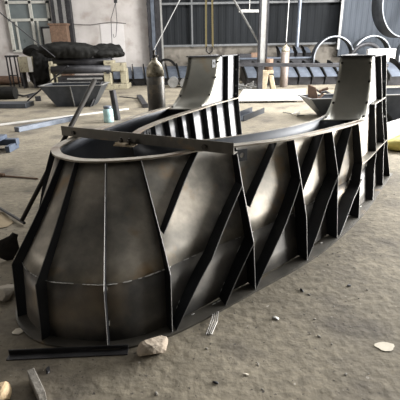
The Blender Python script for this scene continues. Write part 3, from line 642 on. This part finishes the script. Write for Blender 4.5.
# scrap pile
bm=B(); rnd=random.Random(5); c=G(243,90)
for i in range(70):
    q=Vector((c.x+max(-.5,min(.4,rnd.gauss(0,.24))),c.y+.1+max(-.2,min(.3,rnd.gauss(0,.2))),rnd.uniform(.02,.2))); d=Vector((rnd.gauss(0,1),rnd.gauss(0,1),rnd.gauss(0,.4))).normalized()*rnd.uniform(.04,.12); tube(bm,[q-d,q+d],rnd.uniform(.01,.03),5)
obj('scrap_pile',bm,GREY,label='small tangled pile of metal scrap on the floor beside the rail post',cat='scrap',kind='stuff')
# steel sheet on bright floor
P=[G(236,103.5,.0),G(304,102.5,.0),G(306,91,0),G(243,91.5,0)]
bm=B(); hexa(bm,[Vector((p.x,p.y,.05)) for p in P],[Vector((p.x,p.y,.07)) for p in P])
for f in (.1,.5,.9):
    q=P[0].lerp(P[1],f)+Vector((0,.15,0)); q2=P[3].lerp(P[2],f)-Vector((0,.15,0)); beam(bm,(q.x,q.y,.025),(q2.x,q2.y,.025),.08,.05)
obj('steel_sheet',bm,WHITEP,label='large pale flat sheet lying on the bright floor behind the left arm end',cat='sheet')
# channel offcut
a=G(237,121);b=G(258,112.5); bm=B(); A=Vector((a.x,a.y,0));Bb=Vector((b.x,b.y,0)); d=(Bb-A).normalized(); s=Vector((-d.y,d.x,0))
beam(bm,A+Vector((0,0,.01)),Bb+Vector((0,0,.01)),.3,.015); beam(bm,A-s*.15+Vector((0,0,.06)),Bb-s*.15+Vector((0,0,.06)),.015,.12); beam(bm,A+s*.15+Vector((0,0,.06)),Bb+s*.15+Vector((0,0,.06)),.015,.12)
obj('channel_offcut',bm,BLUED,label='blue-grey open channel piece on the floor just right of the left arm end',cat='steel channel')
bm=B(); tube(bm,[G(283,112,.02),G(292,114,.02),G(300,112,.03),G(297,116,.02),G(304,115,.02)],.012,6); obj('wire_piece',bm,GREY,label='bent piece of wire on the bright floor left of the small dark tray',cat='wire')
# trays on the right
c=G(322,119); hopper((c.x+.35,c.y+.38,0),.12,1.35,.75,.42,.42,'dark tapered tray holding brown scrap behind the right end plate',nm='tapered_tray')
p=G(306,100,.42); 
bm=B(); q=Vector((c.x-.13,c.y+.22,.33)); hexa(bm,[q+Vector(v) for v in ((-.14,-.03,.05),(.1,-.03,-.02),(.1,.03,-.02),(-.14,.03,.05))],[q+Vector(v) for v in ((-.16,-.03,.36),(.0,-.03,.30),(.0,.03,.30),(-.16,.03,.36))]); obj('scrap_plate',bm,RUST,label='upright brown rusty scrap plate standing in the small dark tray',cat='scrap plate',bev=.01)
bm=B(); tube(bm,[q+Vector((.05,.05,.02)),q+Vector((.2,.1,.14)),q+Vector((.12,.14,.2)),q+Vector((.3,.12,.26))],.03,8); obj('scrap_pipe',bm,RUST,label='bent brown scrap pipe lying in the small dark tray beside the rusty plate',cat='scrap')
bm=B(); q=Vector((c.x+.12,c.y+.8,.45)); tube(bm,[q+Vector((-.14,0,-.02)),q+Vector((-.05,0,.06)),q+Vector((.05,0,.0)),q+Vector((.16,0,.02)),q+Vector((.3,0,-.06))],.028,8); obj('black_clamp',bm,DARK,label='black bent clamp lying across the far rim of the small dark tray',cat='clamp')
c=G(402,128); hopper((c.x+.55,c.y+.5,0),.1,2.5,1.1,.62,.46,'dark tapered tray at the right edge beyond the right arm of the mold')
# white board and yellow sack at right edge
a=G(403,154); bm=B(); lump(bm,(a.x+.18,a.y+.26,.10),(.33,.2,.125),31,.15,4); obj('yellow_sack',bm,YELLOW,label='yellow sack lying on the floor at the right edge',cat='sack',smooth=True)
bm=B(); q=G(396,140); hexa(bm,[(q.x-.22,q.y-.0,.0),(q.x+.9,q.y+.25,0),(q.x+.9,q.y+.29,0),(q.x-.22,q.y+.04,0)],[(q.x-.05,q.y+.3,.22),(q.x+1.0,q.y+.55,.45),(q.x+1.0,q.y+.59,.45),(q.x-.05,q.y+.34,.22)]); obj('white_board',bm,WHITEP,label='pale board propped behind the yellow sack at the right edge',cat='board')
# ---- formwork segments in rows
def segment():
    t=thing('channel_form','','channel form',(0,0,0)); t['_local']=1
    w=.40
    bm=B(); hexa(bm,[(-.20,-.40,0),(.17,-.40,0),(.13,.40,0),(-.24,.40,0)],[(-.20,-.46,.24),(.17,-.46,.24),(.02,.36,.56),(-.33,.36,.56)]); obj('form_body',bm,DARK,t)
    rows=[]
    for k in range(7):
        f=k/6; y=-.50+.86*f; z=.25+.36*math.sin(f*PI/2); x=-.15*f
        rows.append([(-.17+x,y,z),(.17+x,y,z)])
    bm=B(); grid(bm,rows); obj('cover_plate',bm,BLUEL,t,solid=.015)
    rows=[]
    for k in range(7):
        f=k/6; y=-.54+.92*f; z=.18+.44*math.sin(f*PI/2); x=-.15*f
        rows.append([(-.20+x,y,z-.05),(-.20+x,y,z+.10)])
    bm=B(); grid(bm,rows); obj('fin',bm,TARP,t,solid=.035)
    return t
seg=segment()
def put(loc,rz,label,group,sc,first=[1]):
    if first[0]:
        first[0]=0; seg.location=loc; seg.rotation_euler[2]=rz; seg.scale=(sc,)*3; seg['label']=label; seg['group']=group; return seg
    return dup(seg,loc,rz,label,group,sc)
xA=W(197,84,17.2).x
for i in range(8):
    x=xA-i*.46
    put((x,17.2,0),0,'dark channel form with blue-grey cover in the low row behind the large gas cylinder','channel forms in the row behind the large gas cylinder',1.12)
xB=W(352,84,16.4).x
for i in range(9):
    x=xB-i*.50
    put((x,16.4,0),0,'dark channel form with pale cover in the floor row behind the long rail','channel forms in the floor row behind the long rail',1.2)
# long work table behind, with smaller forms on it
xl=W(236,70,18.3).x; xr=W(311,70,18.3).x
t=thing('work_table','long dark work table with pale top before the concrete wall behind the long rail','table',((xl+xr)/2,18.3,0))
bm=B(); box(bm,((xl+xr)/2,18.3,.93),(xr-xl,1.0,.06)); obj('table_top',bm,BLUEL,t)
bm=B(); box(bm,((xl+xr)/2,18.3,.78),(xr-xl-.1,.9,.22)); obj('apron',bm,DARK,t)
for k in range(4):
    bm=B(); box(bm,(xl+.3+(xr-xl-.6)*k/3,18.3,.34),(.14,.8,.68)); obj('leg',bm,DARK,t)
for i in range(4):
    put((xr-.25-i*.36,18.25,.965),0,'small channel form with pale cover lying on the long work table','channel forms lying on the long work table',.62)
bm=B(); p=W(242,60,18.2); box(bm,(p.x+.1,18.2,1.04),(.55,.4,.15)); obj('dark_case',bm,DARK,label='low dark case on the left end of the long work table',cat='case')
bm=B(); p=W(254,60,18.2); box(bm,(p.x+.05,18.2,1.06),(.4,.35,.19)); obj('dark_case',bm,RUST,label='small brown case on the long work table left of the steel column',cat='case')
for i,px in enumerate((388,404)):
    p=W(px,84,15.6); put((p.x,15.6,0),0,('grey channel form seen between the right arm and the right edge','grey channel form cut off by the right edge below the hoops')[i],'channel forms at the right edge',1.3)
# pipes at foot of left row
for i,(px,r) in enumerate(((173,.19),(184,.16))):
    c=G(px,88); bm=B(); tube(bm,[(c.x,c.y+.1,r),(c.x,c.y+.7,r)],r,16); obj('pipe_piece',bm,GREY,label=('grey pipe piece on the floor right behind the large gas cylinder','second smaller grey pipe piece nearer the left end plate')[i],cat='pipe')
bm=B(); c=W(166,60,18.6); rr=[(c.x+.42*math.cos(a),18.6,.50+.42*math.sin(a)) for a in frange(0,2*PI,24)]
grid(bm,[[(x,y-.06,z) for x,y,z in rr],[(x,y+.06,z) for x,y,z in rr]]); 
# tyre-like ring
o=obj('dark_ring',bm,TARP,label='small dark ring standing by the concrete wall right of the large gas cylinder',cat='ring',solid=.1)
o.location=(0,0,.55)
o.location=(0,0,0)
# ---- rolled hoops
def hoop(loc,r,w,rz,tilt,label,first={}):
    n=64
    bm=B(); rows=[]
    prof=[(r,-w/2),(r,w/2),(r-.014,w/2),(r-.014,-w/2),(r,-w/2)]
    for R_,y in prof: rows.append([(R_*math.cos(a),y,R_*math.sin(a)) for a in frange(0,2*PI,n)])
    t=thing('steel_hoop',label,'hoop',loc); t['_local']=1
    t.rotation_euler=(tilt,0,rz)
    grid(bm,rows); obj('hoop_band',bm,GREYH,t,True)
    for s in (-1,1):
        bm=B(); y=s*w/2; rows=[[(R_*math.cos(a),yy,R_*math.sin(a)) for a in frange(0,2*PI,n)] for R_,yy in ((r,y-.008),(r-.045,y-.008),(r-.045,y+.008),(r,y+.008),(r,y-.008))]
        grid(bm,rows); obj('edge_flange',bm,GREYH,t)
    return t
GREYH=mat('grey_blue_hoop_steel',[(.10,.11,.125),(.19,.205,.225)],scale=5,rough=.4,metal=.5)
c=W(332,60,17.9); hoop((c.x,17.9,.88),.88,.36,.10,0,'left one of the standing grey steel hoops behind the rail')
c=W(369,60,18.3); hoop((c.x,18.3,.88),.88,.36,.12,0,'middle standing grey steel hoop seen above the right end plate')
c=W(414,60,17.8); hoop((c.x,17.8,.86),.86,.36,.2,0,'standing grey steel hoop cut off by the right edge under the big hoop')
c=W(403,9,18.0); hoop((c.x,18.0,3.0),1.36,.58,.34,0,'largest grey steel hoop resting on top of the standing hoops at the right edge')
c=W(368,60,17.2); bm=B(); tube(bm,[(c.x+.62,17.45,0)]+[(c.x+.62*math.cos(a),17.45,.80+.62*math.sin(a)) for a in frange(0,PI,16)]+[(c.x-.62,17.45,0)],.08,8); 
obj('pipe_arch',bm,DARK,label='dark bent pipe arch standing inside the middle hoop above the right end plate',cat='pipe')
bm=B(); c=W(377,58,17.2); box(bm,(c.x,16.9,.62),(1.1,.2,1.24)); obj('pale_box',bm,WHITEP,label='pale box standing in front of the middle hoop',cat='box',bev=.02)
